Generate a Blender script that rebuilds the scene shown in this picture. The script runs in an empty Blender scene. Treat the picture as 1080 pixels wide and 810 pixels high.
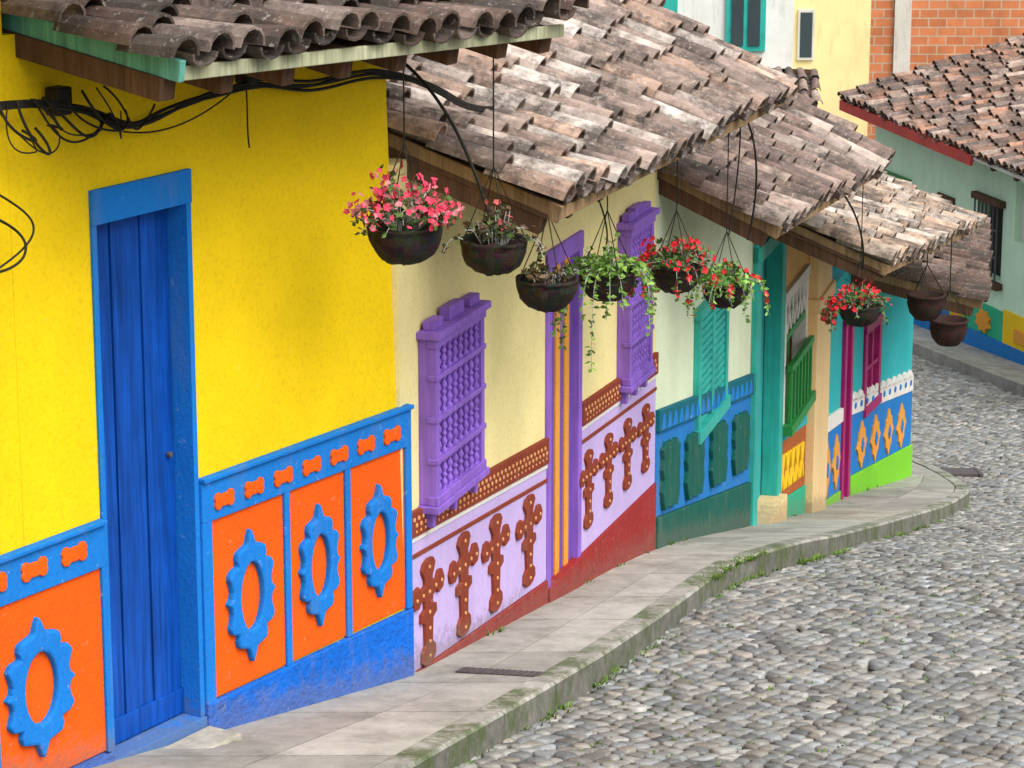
import bpy, math, random
from mathutils import Vector, Matrix
R=random.Random(7)
scene=bpy.context.scene
# ---------------------------------------------------------------- materials
def nodes(name):
    m=bpy.data.materials.new(name); m.use_nodes=True
    nt=m.node_tree; b=nt.nodes['Principled BSDF']
    return m,nt,b
def N(nt,t,**k):
    n=nt.nodes.new(t)
    for a,v in k.items(): setattr(n,a,v)
    return n
def noise(nt,vec,scale,detail=3,rough=.6):
    n=N(nt,'ShaderNodeTexNoise'); n.inputs['Scale'].default_value=scale
    n.inputs['Detail'].default_value=detail; n.inputs['Roughness'].default_value=rough
    nt.links.new(vec,n.inputs['Vector']); return n.outputs['Fac']
def ramp(nt,fac,stops):
    r=N(nt,'ShaderNodeValToRGB'); e=r.color_ramp.elements
    while len(e)<len(stops): e.new(.5)
    for x,(p,c) in zip(e,stops):
        x.position=p; x.color=(c,c,c,1) if not isinstance(c,tuple) else (*c,1)
    nt.links.new(fac,r.inputs[0]); return r.outputs[0]
def mix(nt,a,b,fac=1.,mode='MULTIPLY'):
    m=N(nt,'ShaderNodeMix',data_type='RGBA',blend_type=mode)
    for sock,v in ((m.inputs[0],fac),(m.inputs[6],a),(m.inputs[7],b)):
        if hasattr(v,'is_output'): nt.links.new(v,sock)
        elif isinstance(v,tuple): sock.default_value=(*v,1)
        else: sock.default_value=v
    return m.outputs[2]
def mth(nt,op,*a):
    n=N(nt,'ShaderNodeMath',operation=op)
    for s,v in zip(n.inputs,a):
        if hasattr(v,'is_output'): nt.links.new(v,s)
        else: s.default_value=v
    return n.outputs[0]
def bump(nt,b,h,strength,dist):
    n=N(nt,'ShaderNodeBump'); n.inputs['Strength'].default_value=strength; n.inputs['Distance'].default_value=dist
    nt.links.new(h,n.inputs['Height']); nt.links.new(n.outputs[0],b.inputs['Normal'])
def coords(nt,scale=(1,1,1)):
    tc=N(nt,'ShaderNodeTexCoord'); mp=N(nt,'ShaderNodeMapping'); mp.inputs['Scale'].default_value=scale
    nt.links.new(tc.outputs['Object'],mp.inputs[0]); return mp.outputs[0]
def plaster(name,col,rough=.8,stain=.3,bs=.25,bd=.01,bscale=45,dirt=(.25,.22,.18),splash=.5):
    m,nt,b=nodes(name); v=coords(nt); vs=coords(nt,(5,5,.7))
    big=noise(nt,v,1.7,3)
    c=mix(nt,col,ramp(nt,big,[(.3,.88),(.65,1.0)]))
    st=ramp(nt,noise(nt,vs,1.6,3,.7),[(.54,0.),(.72,stain)])
    c=mix(nt,c,dirt,st,'MIX')
    fine=noise(nt,v,bscale,2,.65)
    c=mix(nt,c,ramp(nt,fine,[(.3,.88),(.5,1.0)]))
    chip=noise(nt,v,13,4,.8)
    pk=ramp(nt,chip,[(.64,0.),(.70,min(1,stain*1.8))])
    c=mix(nt,c,tuple(min(1,x*.45+.5) for x in col),pk,'MIX')
    if splash:   # rain-splash grime close to the sloping pavement
        sp=N(nt,'ShaderNodeSeparateXYZ'); nt.links.new(v,sp.inputs[0])
        l1=mth(nt,'MULTIPLY_ADD',sp.outputs[1],-.16,2.41); l2=mth(nt,'MULTIPLY_ADD',sp.outputs[1],-.26,4.304)
        hh=mth(nt,'SUBTRACT',sp.outputs[2],mth(nt,'MINIMUM',l1,l2))
        hh=mth(nt,'ADD',mth(nt,'MULTIPLY_ADD',chip,-.45,hh),.30)
        c=mix(nt,c,(.16,.14,.11),ramp(nt,hh,[(0.,splash),(.11,0.)]),'MIX')
    nt.links.new(c,b.inputs['Base Color']); b.inputs['Roughness'].default_value=rough
    b.inputs['Specular IOR Level'].default_value=.22
    low=noise(nt,v,3.5,1)
    bump(nt,b,mth(nt,'MULTIPLY_ADD',low,2.5,fine),bs,bd); return m
def wood(name,col,rough=.6,dark=.55,stretch=(30,30,1.5)):
    m,nt,b=nodes(name); v=coords(nt,stretch); v2=coords(nt)
    g=noise(nt,v,1.2,3,.7)
    c=mix(nt,col,ramp(nt,g,[(.3,dark),(.7,1.)]))
    c=mix(nt,c,ramp(nt,noise(nt,v2,3,2),[(.3,.75),(.65,1.)]))
    nt.links.new(c,b.inputs['Base Color']); b.inputs['Roughness'].default_value=rough
    b.inputs['Specular IOR Level'].default_value=.25
    bump(nt,b,g,.4,.006); return m
def attrmat(name,rough=.85,spots=True,nscale=14,bd=.01,spec=.25,sp=(.045,.04,.035),lo=.52,hi=.68,spa=.75,spscale=5,light=.35,lo2=.25,flo=.6):
    m,nt,b=nodes(name); v=coords(nt)
    a=N(nt,'ShaderNodeAttribute',attribute_name='Col').outputs['Color']
    f=noise(nt,v,nscale,3,.7)
    c=mix(nt,a,ramp(nt,f,[(lo2,flo),(.7,1.12)]))
    if spots:
        c=mix(nt,c,sp,ramp(nt,noise(nt,v,spscale,5,.8),[(lo,0.),(hi,spa)]),'MIX')
        if light: c=mix(nt,c,(.62,.59,.53),ramp(nt,noise(nt,v,31,2,.7),[(.60,0.),(.7,light)]),'MIX')
    nt.links.new(c,b.inputs['Base Color']); b.inputs['Roughness'].default_value=rough
    b.inputs['Specular IOR Level'].default_value=spec
    if bd>.002: bump(nt,b,noise(nt,v,60,2,.7),.4,bd)
    return m
# ---------------------------------------------------------------- mesh helpers
class MB:
    def __init__(s): s.v=[];s.f=[];s.m=[];s.c=[]
    def add(s,vs,fs,mi=0,col=None):
        k=len(s.v); s.v+= [tuple(p) for p in vs]
        for f in fs: s.f.append(tuple(i+k for i in f)); s.m.append(mi); s.c.append(col)
    def prism(s,fr,poly,o0,o1,mi=0):
        n=len(poly); vs=[fr(u,o1,z) for u,z in poly]+[fr(u,o0,z) for u,z in poly]
        fs=[tuple(range(n)),tuple(range(2*n-1,n-1,-1))]+[(i,i+n,(i+1)%n+n,(i+1)%n) for i in range(n)]
        s.add(vs,fs,mi)
    def rect(s,fr,u0,u1,z0,z1,o0,o1,mi=0,z0b=None,z1b=None):
        z0b=z0 if z0b is None else z0b; z1b=z1 if z1b is None else z1b
        s.prism(fr,[(u0,z0),(u1,z0b),(u1,z1b),(u0,z1)],o0,o1,mi)
    def hexa(s,p,mi=0): # 4 bottom,4 top
        s.add(p,[(0,3,2,1),(4,5,6,7),(0,1,5,4),(1,2,6,5),(2,3,7,6),(3,0,4,7)],mi)
    def beam(s,a,b,w,h,mi=0):
        a=Vector(a);b=Vector(b);d=(b-a).normalized(); x=d.cross(Vector((0,0,1))).normalized()*w/2; z=x.cross(d).normalized()*h/2
        s.hexa([a-x-z,a+x-z,b+x-z,b-x-z,a-x+z,a+x+z,b+x+z,b-x+z],mi)
    def lathe(s,base,axis,prof,seg=8,mi=0,sc=1):
        axis=Vector(axis).normalized(); t=Vector((1,0,0)) if abs(axis.x)<.8 else Vector((0,1,0))
        x=axis.cross(t).normalized(); y=axis.cross(x); base=Vector(base); vs=[];fs=[]
        for r,h in prof:
            for i in range(seg):
                a=2*math.pi*i/seg; vs.append(base+axis*h+(x*math.cos(a)+y*math.sin(a))*r*sc)
        for j in range(len(prof)-1):
            for i in range(seg):
                fs.append((j*seg+i,j*seg+(i+1)%seg,(j+1)*seg+(i+1)%seg,(j+1)*seg+i))
        s.add(vs,fs,mi)
    def build(s,name,mats,parent=None,bevel=0,smooth=False,recalc=True):
        me=bpy.data.meshes.new(name); me.from_pydata(s.v,[],s.f)
        for m in mats: me.materials.append(m)
        me.polygons.foreach_set('material_index',s.m)
        if smooth: me.polygons.foreach_set('use_smooth',[True]*len(s.f))
        if any(c is not None for c in s.c):
            at=me.color_attributes.new('Col','FLOAT_COLOR','CORNER'); d=[]
            for f,c in zip(s.f,s.c):
                c=c or (.5,.5,.5)
                d+= [c[0],c[1],c[2],1.]*len(f)
            at.data.foreach_set('color',d)
        me.update()
        if recalc:
            import bmesh
            bm=bmesh.new(); bm.from_mesh(me); bmesh.ops.recalc_face_normals(bm,faces=bm.faces); bm.to_mesh(me); bm.free()
        ob=bpy.data.objects.new(name,me); bpy.context.collection.objects.link(ob)
        if parent: ob.parent=parent
        if bevel:
            b=ob.modifiers.new('bevel','BEVEL'); b.width=bevel; b.segments=2; b.limit_method='ANGLE'; b.angle_limit=math.radians(40)
        return ob
def empty(name):
    e=bpy.data.objects.new(name,None); bpy.context.collection.objects.link(e); e.empty_display_size=.3; return e
def frame(A,B,flip=False):
    A=Vector((A[0],A[1]));B=Vector((B[0],B[1])); d=(B-A).normalized(); n=Vector((d.y,-d.x))
    if flip: n=-n
    def fr(u,o,z): p=A+d*u+n*o; return Vector((p.x,p.y,z))
    fr.d=d; fr.n=n; return fr
F1=frame((-1.94,11.97),(-.55,14.18)); F2=frame((-.55,14.18),(.98,18.94)); F3=frame((.98,18.94),(1.94,22.52))
F4=frame((1.94,22.52),(2.95,26.39)); F5=frame((2.95,26.39),(3.43,28.04)); F6=frame((3.43,28.04),(4.45,30.77))
FG=frame((6.15,43.92),(7.38,39.84))
# ---------------------------------------------------------------- terrain profile
TAB=[(-400,-20),(-100,-13.2),(0,2.85),(14.2,5.12),(18.94,5.88),(22.5,6.82),(26.4,7.83),(31.3,8.85),(38,9.55),(44,9.9),(60,10.3),(4000,10.6)]
def g0(f):
    for (a,ha),(b,hb) in zip(TAB,TAB[1:]):
        if f<=b: return ha+(hb-ha)*(f-a)/(b-a)
    return TAB[-1][1]
def side(f): return 5.12-(g0(f-.9)+g0(f-.4)+g0(f)+g0(f+.4)+g0(f+.9))/5
def interp(t,f):
    if f<=t[0][0]:
        (a,x),(b,y)=t[0],t[1]
    elif f>=t[-1][0]:
        (a,x),(b,y)=t[-2],t[-1]
    else:
        for (a,x),(b,y) in zip(t,t[1:]):
            if a<=f<=b: break
    return x+(y-x)*(f-a)/(b-a)
KERB=[(12.03,-.45),(13.6,.10),(14.84,.52),(16.09,.90),(17.55,1.31),(18.2,1.52),(19.13,1.92),(20.5,2.42),(22.3,2.93),(25.67,3.88),(27.19,4.39),(28.38,4.74),(29.2,4.89),(29.95,4.95),(30.9,4.97),(31.6,4.92),(32.2,4.80),(32.53,4.66)]
WALLX=[(11.97,-1.94),(14.18,-.55),(18.94,.98),(22.52,1.94),(26.39,2.95),(28.04,3.43),(30.77,4.45)]
kerbx=lambda f: interp(KERB,f)
wallx=lambda f: interp(WALLX,f) if f<30.77 else 4.45-(f-30.77)*1.2
# ---------------------------------------------------------------- mats
YEL=plaster('yellow_plaster',(.97,.675,.004),stain=.04,bs=.35,dirt=(.80,.48,.02))
BLU=plaster('blue_plaster',(.004,.14,.66),stain=.22,bs=.7,bd=.022,bscale=28,splash=.4)
BLU2=plaster('blue_trim',(.008,.20,.68),stain=.16,bs=.4)
ORA=plaster('orange_plaster',(.95,.115,.004),stain=.12,bs=.45,dirt=(.5,.1,.02))
DOORB=wood('blue_door_paint',(.005,.10,.56),.45,.45)
CRM=plaster('cream_plaster',(.96,.84,.40),stain=.16,dirt=(.62,.5,.26))
PUR=wood('purple_paint',(.34,.17,.76),.6,.68)
PURD=plaster('purple_dark',(.17,.08,.42),stain=.1)
LAV=plaster('lavender_plaster',(.57,.45,.82),stain=.24,dirt=(.36,.28,.42))
BRN=plaster('terracotta_paint',(.25,.045,.022),stain=.18,bs=.4,bd=.015)
RED=plaster('dark_red_base',(.33,.028,.028),stain=.2,bs=.6,bd=.02,bscale=28,dirt=(.36,.14,.12),splash=.3)
WHT=plaster('white_paint',(.80,.78,.74),stain=.2)
GOLD=plaster('gold_paint',(.80,.34,.05),stain=.1)
TAN=plaster('tan_dots',(.68,.34,.14),stain=.1)
MINT=plaster('mint_plaster',(.80,.90,.66),stain=.16,dirt=(.5,.55,.4))
BLU3=plaster('cobalt_plaster',(.015,.20,.58),stain=.2)
DGR=plaster('dark_green_plaster',(.005,.11,.085),stain=.2,bs=.5,splash=.35)
DTE=plaster('dark_teal_trim',(.005,.14,.20),stain=.2)
TEAL=plaster('teal_plaster',(.03,.46,.50),stain=.18)
TEALW=wood('teal_wood',(.04,.52,.46),.5,.75)
PCH=plaster('peach_plaster',(.88,.54,.20),stain=.12)
PCHL=plaster('pale_peach_plaster',(.86,.62,.32),stain=.15)
ORB=plaster('rust_plaster',(.46,.12,.03),stain=.2)
YE2=plaster('bright_yellow_paint',(.92,.60,.02),stain=.1)
GRN=plaster('leaf_green_plaster',(.20,.60,.03),stain=.2,splash=.35)
JGR=plaster('jade_plaster',(.03,.46,.26),stain=.2,splash=.35)
MAG=wood('magenta_paint',(.42,.015,.17),.5,.8)
GRW=wood('green_wood',(.03,.30,.07),.5,.7)
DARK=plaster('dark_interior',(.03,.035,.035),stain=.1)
GLS=plaster('window_glass_dark',(.05,.07,.08),rough=.15,stain=.05,bs=.02,splash=0)
WGR=plaster('pale_green_plaster',(.68,.94,.74),stain=.3,dirt=(.42,.5,.42),splash=0)
REDF=wood('red_fascia_paint',(.66,.07,.06),.5,.8)
WDB=wood('brown_wood',(.16,.085,.05),.8,.42)
WDL=wood('weathered_wood',(.46,.30,.16),.85,.45)
TEF=wood('pale_teal_wood',(.18,.58,.50),.65,.45)
PGW=wood('pale_green_wood',(.58,.60,.40),.65,.5)
CONC=attrmat('concrete_paving',nscale=4,sp=(.15,.15,.12),lo=.46,hi=.68,spa=.6,light=0,spscale=2.2,flo=.72)
MOSS=attrmat('kerb_stone',nscale=9,sp=(.075,.105,.035),lo=.45,hi=.60,spa=.85,light=0,spscale=3)
TILE=attrmat('clay_roof_tile',nscale=9,sp=(.065,.055,.05),lo=.45,hi=.60,spa=.85,spscale=2.8,light=.35,flo=.5)
COB=attrmat('cobblestone',nscale=16,rough=.5,spec=.45,sp=(.10,.10,.085),lo=.52,hi=.72,spa=.5,bd=.006,light=.15,spscale=1.1)
LEAF=attrmat('foliage',spots=False,rough=.55,bd=.001)
FLOW=attrmat('flower_petals',spots=False,rough=.6,bd=.001)
BASK=attrmat('basket_fibre',spots=False,nscale=70,bd=.02)
CABLE=plaster('black_cable',(.015,.014,.013),rough=.5,stain=.1,splash=0)
IRON=plaster('cast_iron',(.10,.085,.09),rough=.55,stain=.2,splash=0)
# ---------------------------------------------------------------- wall with openings
def wall(mb,fr,u0,u1,zb,zt,ops=(),th=.28,mi=0,ll=0,rl=0,n=6):
    cuts=sorted(set([u0,u1]+[o[0] for o in ops]+[o[1] for o in ops]))
    for a,b in zip(cuts,cuts[1:]):
        la=ll if a==u0 else 0; lb=rl if b==u1 else 0
        op=[o for o in ops if abs(o[0]-a)<1e-6]
        if op:
            o=op[0]
            mb.rect(fr,a,b,zb(a),o[2],-th,0,mi,zb(b),o[2]); mb.rect(fr,a,b,o[3],zt(a),-th,0,mi,o[3],zt(b))
        else:
            mb.prism(fr,[(a,zb(a)),(b,zb(b)),(b+lb,zt(b)),(a+la,zt(a))],-th,0,mi)
def lin(a,za,b,zb): return lambda u: za+(zb-za)*(u-a)/(b-a)
# ---------------------------------------------------------------- roof
PAL={'dark':[(.15,.10,.08),(.20,.135,.11),(.10,.08,.07),(.25,.175,.145),(.30,.23,.20)],
'light':[(.48,.37,.32),(.56,.47,.42),(.40,.30,.255),(.55,.38,.30),(.33,.25,.22),(.62,.55,.50)],
'mid':[(.35,.255,.215),(.46,.345,.295),(.28,.195,.17),(.50,.41,.36),(.22,.165,.15)],
'orange':[(.57,.41,.31),(.61,.49,.40),(.48,.35,.27),(.60,.52,.46)],
'red':[(.34,.20,.15),(.43,.28,.22),(.29,.19,.155),(.50,.38,.32),(.23,.175,.16),(.42,.23,.16)]}
def roof(name,parent,fr,E0,E1,D,r0,r1,pal,fascia=WDL,rafter=WDB,eaveb=None,col_sp=.205,course=.34,back=3.2,nraf=8,board=True):
    P=lambda q: fr(*q)
    R0=(E0[0],-D,E0[2]+r0*(D+E0[1])); R1=(E1[0],-D,E1[2]+r1*(D+E1[1]))
    e0,e1,q0,q1=P(E0),P(E1),P(R0),P(R1)
    sag=lambda a,b: Vector((0,0,.022*math.sin(a*9+E0[2]*3)+.015*math.sin(a*21+b*7)))
    def S(a,b): return (e0*(1-a)+e1*a)*(1-b)+(q0*(1-a)+q1*a)*b
    mb=MB(); dn=Vector((0,0,-.10)); dn2=Vector((0,0,-.125))
    NS=8
    for i in range(NS):
        a,b=i/NS,(i+1)/NS
        p=[S(a,.012),S(b,.012),S(b,1),S(a,1)]
        mb.hexa([x+dn2 for x in p]+[x+dn for x in p],0)
    bk0=q0+(q0-e0)*(back/(D+E0[1])); bk0.z=q0.z-back*.45; bk1=q1+(q1-e1)*(back/(D+E1[1])); bk1.z=q1.z-back*.45
    mb.hexa([x+dn2 for x in (q0,q1,bk1,bk0)]+[x+Vector((0,0,.02)) for x in (q0,q1,bk1,bk0)],0)
    mb.build(name+'_deck',[rafter],parent)
    mb=MB()
    for i in range(nraf+1):
        a=i/nraf; a=min(max(a,.012),.988)
        o=Vector((0,0,-.175)); w=.085 if 0<i<nraf else .10
        mb.beam(S(a,.02)+o,S(a,.5)+o,w,.10,0)
    mb.beam(S(.004,.0)+Vector((0,0,-.08)),S(.004,1)+Vector((0,0,-.08)),.035,.09,1)
    if board: mb.beam(S(0,.006)+Vector((0,0,-.095)),S(1,.006)+Vector((0,0,-.095)),.03,.06,2)
    mb.build(name+'_rafters',[rafter,fascia,eaveb or fascia],parent,bevel=.004)
    mb=MB(); L=(e1-e0).length; nc=max(2,round(L/col_sp)); H=((q0-e0).length+(q1-e1).length)/2; nr=max(3,round(H/course)); cols=PAL[pal]
    e=(e1-e0).normalized()
    for kind in (0,1):
        for i in range(nc+(1 if kind==0 else 0)):
            a=(i+(0 if kind==0 else .5))/nc
            cj=R.uniform(-.014,.014); off=R.uniform(-.35,.35)*course/H
            for j in range(nr):
                b0=j/nr+(off+R.uniform(-.1,.1)/nr if j else R.uniform(-.05,.03)*course/H*2)-.12/nr; b1=min((j+1)/nr+off+.05/nr,1.01)
                p0=S(a,b0)+sag(a,b0); p1=S(a,b1)+sag(a,b1); s=(p1-p0).normalized(); nn=e.cross(s).normalized()
                if nn.z<0: nn=-nn
                sh=e*(cj+R.uniform(-.012,.012)); sk=e*R.uniform(-.022,.022)
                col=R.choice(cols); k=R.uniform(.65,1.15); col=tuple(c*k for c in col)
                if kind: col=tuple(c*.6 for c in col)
                r_l,r_u=(.088,.068) if kind==0 else (.085,.1)
                sgn=1 if kind==0 else -1
                vs=[];n=7
                if kind==0: lift0=.018+R.uniform(0,.016); lift1=-.016
                else: lift0=.002+R.uniform(0,.01); lift1=-.018
                for (p,r,l,sk_) in ((p0,r_l,lift0,sk*0),(p1,r_u,lift1,sk)):
                    for rr in (r,r-.014):
                        for t in range(n):
                            an=math.pi*t/(n-1)
                            yy=math.sin(an)*rr*(1.0 if kind==0 else .7)*sgn
                            vs.append(p+sh+sk_+e*(math.cos(an)*rr)+nn*(yy+l-(.02 if kind==0 else .0)))
                fs=[]
                for t in range(n-1):
                    fs+=[(t,t+1,2*n+t+1,2*n+t),(n+t+1,n+t,3*n+t,3*n+t+1),(t,n+t,n+t+1,t+1)]
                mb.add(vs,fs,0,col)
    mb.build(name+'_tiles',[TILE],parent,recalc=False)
    def top(u,o):
        t=(u-E0[0])/(E1[0]-E0[0])
        return (E0[2]+(E1[2]-E0[2])*t)+(r0+(r1-r0)*t)*((E0[1]+(E1[1]-E0[1])*t)-o)-.13
    return top
def body(name,parent,fr,u0,u1,top,D,mat,zlow=-1):
    mb=MB(); DD=D
    p=[fr(u0,-.29,side(fr(u0,0,0).y)-.6),fr(u1,-.29,side(fr(u1,0,0).y)-.6),fr(u1,-DD,side(fr(u1,0,0).y)-.6),fr(u0,-DD,side(fr(u0,0,0).y)-.6)]
    t=[(u0,-.29),(u1,-.29),(u1,-DD),(u0,-DD)]
    q=[fr(u,o,top(u,o)-.01) for u,o in t]
    mb.hexa(p+q,0); mb.build(name,[mat],parent)
zg=lambda fr,u: side(fr(u,0,0).y)
# ---------------------------------------------------------------- ornaments
def ring(mb,fr,cu,cz,w,h,o0,o1,mi,shear=0):
    q=[(0,1),(.08,.90),(.16,.77),(.40,.73),(.56,.70),(.60,.60),(.55,.50),(.80,.47),(.92,.38),(.84,.26),(.80,.16),(.84,.07),(.98,0)]
    pts=q+[(x,-z) for x,z in q[-2::-1]]+[(-x,-z) for x,z in q[1:]]+[(-x,z) for x,z in q[-2:0:-1]]
    n=len(pts); vs=[]
    for o in (o1,o0):
        for x,z in pts: vs.append(fr(cu+x*w/2,o,cz+z*h/2+shear*x*w/2))
        for x,z in pts:
            a=math.atan2(z,x); vs.append(fr(cu+math.cos(a)*.46*w/2,o,cz+math.sin(a)*.50*h/2+shear*math.cos(a)*.4*w/2))
    fs=[]
    for i in range(n):
        j=(i+1)%n
        fs+=[(i,j,n+j,n+i),(i,2*n+i,2*n+j,j),(n+i,n+j,3*n+j,3*n+i)]
    mb.add(vs,fs,mi)
CROSS=[(0,1),(.30,.96),(.42,.84),(.32,.72),(.24,.64),(.24,.54),(.5,.50),(.62,.62),(.86,.60),(1,.42),(.92,.24),(.62,.20),(.5,.30),(.26,.26),(.24,.10),(.48,.06),(.50,-.10),(.26,-.16),(.22,-.58),(.40,-.68),(.44,-.86),(.26,-.96),(0,-1)]
def mirror(p): return p+[(-x,z) for x,z in p[-2:0:-1]]
def shape(mb,fr,pts,cu,cz,w,h,o0,o1,mi,shear=0):
    mb.prism(fr,[(cu+x*w/2,cz+z*h/2+shear*x*w/2) for x,z in pts][::-1],o0,o1,mi)
ELL=[(math.cos(a*math.pi/6),math.sin(a*math.pi/6)) for a in range(12)]
BONE=mirror([(0,.75),(.3,.7),(.55,1),(.85,.9),(1,.4),(.92,0),(1,-.4),(.85,-.9),(.55,-1),(.3,-.7),(0,-.75)])
DIA=mirror([(0,1),(.35,.62),(.55,.6),(.62,.3),(1,0),(.62,-.3),(.55,-.6),(.35,-.62),(0,-1)])
def grille(name,parent,fr,u0,u1,z0,z1,out,mat,back,rows=3,cols=8,shear=0):
    mb=MB(); zz=lambda u,z: z+shear*(u-u0)
    mb.rect(fr,u0+.03,u1-.03,z0+.02,z1-.02,0,.02,1,zz(u1,z0)+.02,zz(u1,z1)-.02)
    for (a,b) in ((u0,u0+.05),(u1-.05,u1)):
        mb.rect(fr,a,b,zz(a,z0),zz(a,z1),.0,out,0,zz(b,z0),zz(b,z1))
    hh=[z0,]+[z0+(z1-z0)*k/rows for k in range(1,rows)]+[z1-.05]
    for k,z in enumerate(hh):
        t=.05 if k in(0,rows) else .03
        mb.rect(fr,u0-.008,u1+.008,zz(u0,z),zz(u0,z)+t,out-.05,out+.008,0,zz(u1,z),zz(u1,z)+t)
    mb.rect(fr,u0-.03,u1+.03,zz(u0,z1),zz(u0,z1)+.04,0,out+.03,0,zz(u1,z1),zz(u1,z1)+.04)
    mb.rect(fr,u0+.02,u0+.18,zz(u0,z1)+.04,zz(u0,z1)+.09,0.02,out*.8,0); mb.rect(fr,u1-.18,u1-.02,zz(u0,z1)+.04,zz(u0,z1)+.09,0.02,out*.8,0)
    mb.rect(fr,(u0+u1)/2-.12,(u0+u1)/2+.12,zz(u0,z1)+.04,zz(u0,z1)+.11,0.02,out*.8,0)
    mb.rect(fr,u0-.025,u1+.025,zz(u0,z0)-.04,zz(u0,z0),0,out+.02,0,zz(u1,z0)-.04,zz(u1,z0))
    for a in (u0+.01,(u0+u1)/2-.04,u1-.09):
        mb.prism(fr,[(a,zz(a,z0)-.04),(a+.08,zz(a,z0)-.04),(a+.06,zz(a,z0)-.13),(a+.02,zz(a,z0)-.13)],0,out*.7,0)
    mb.build(name+'_frame',[mat,back],parent,bevel=.005)
    mb=MB()
    for i in range(cols):
        u=u0+.09+(u1-u0-.18)*i/(cols-1)
        for k in range(rows):
            za=zz(u,z0+(z1-z0)*k/rows+.03); H=(z1-z0)/rows-.03; prof=[]
            for h,r in ((0,.018),(.08,.018),(.12,.008),(.22,.016),(.3,.02),(.38,.012),(.44,.009),(.48,.017),(.52,.017),(.56,.009),(.62,.012),(.7,.02),(.78,.016),(.88,.008),(.92,.018),(1,.018)):
                prof.append((r*1.0,h*H))
            mb.lathe(fr(u,out-.022,za),(0,0,1),prof,8,0)
    mb.build(name+'_spindles',[mat],parent,smooth=True)
# ================================================================ HOUSE 1 (yellow)
h=empty('yellow_house')
top1=roof('roof',h,F1,(-.21,.86,3.66),(2.75,.878,3.53),4.,.17,.22,'dark',fascia=TEF,eaveb=PGW,course=.34,nraf=7)
top1b=roof('upper_roof',h,F1,(-5.,.86,4.55),(-.26,.86,4.35),4.,.25,.25,'dark',fascia=TEF)
mb=MB()
zt=lambda u: top1(u,0)
wall(mb,F1,-.3,2.62,lambda u:zg(F1,u)-.5,zt,[(.20,.885,.30,2.93)],rl=-.17)
wall(mb,F1,-5.,-.302,lambda u:zg(F1,u)-.5,lambda u: top1b(u,0))
mb.build('facade_wall',[YEL],h)
body('rear_walls',h,F1,-.3,2.44,top1,4.,YEL); body('rear_walls_upper',h,F1,-5,-.31,top1b,4.,YEL)
mb=MB()
for (a,b) in ((-5.,.195),(.89,2.625)):
    mb.rect(F1,a,b,zg(F1,a)-.3,.385,0,.035,0,zg(F1,b)-.3,.375)
    mb.rect(F1,a,b,.387,1.275,0,.012,1)
    mb.rect(F1,a,b,1.275,1.47,0,.03,2,1.26,1.455)
    mb.rect(F1,a,b,1.472,1.495,0,.05,2,1.457,1.48)
for (a,b) in ((-.60,-.53),(.21-.04,.235-.04),(.89,.965),(1.53,1.575),(2.04,2.085),(2.575,2.628),(-1.3,-1.23),(-2,-1.93)):
    if b>a: mb.rect(F1,a,b,.38,1.28,.0,.028,2)
x=.99
while x<2.55:
    shape(mb,F1,BONE,x+.06,1.365-.004*x,.15,.085,.02,.042,1); x+=.232
x=-1.9
while x<.12:
    shape(mb,F1,BONE,x+.06,1.375,.17,.09,.02,.042,1); x+=.26
mb.build('painted_wainscot',[BLU,ORA,BLU2],h,bevel=.008)
mb=MB()
for cu,cz,w,hh in ((-.27,.83,.46,.66),(-.97,.83,.46,.64),(1.245,.83,.38,.68),(1.805,.83,.34,.65),(2.325,.82,.33,.62)):
    ring(mb,F1,cu,cz,w,hh,.0,.045,0)
mb.build('rosettes',[BLU2],h,bevel=.012)
# door
mb=MB()
mb.rect(F1,.20,.232,.33,2.80,-.16,.015,1); mb.rect(F1,.855,.888,.33,2.80,-.16,.015,1); mb.rect(F1,.20,.888,2.80,2.955,-.15,.022,1)
mb.rect(F1,.19,.885,.18,.33,-.25,.03,1)
for k in range(6):
    a=.232+.1038*k; mb.rect(F1,a+.003,a+.1008,.33,2.80,-.15,-.09-.007*(k%2),0)
mb.rect(F1,.23,.86,.3,2.82,-.2,-.15,0)
mb.rect(F1,.235,.853,.34,.46,-.095,-.083,0)
mb.lathe(F1(.80,-.09,1.62),(F1.n.x,F1.n.y,0),[(.001,.02),(.014,.018),(.014,.0)],10,2)
mb.build('door',[DOORB,BLU2,IRON],h,bevel=.003)
mb=MB()
mb.rect(F1,.24,.885,-.3,.29,.036,.24,0); mb.rect(F1,.14,.95,-.3,.205,.24,.38,0)
mb.c=[(.50,.47,.40)]*len(mb.f); mb.build('door_step',[CONC],h,bevel=.015)
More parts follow.
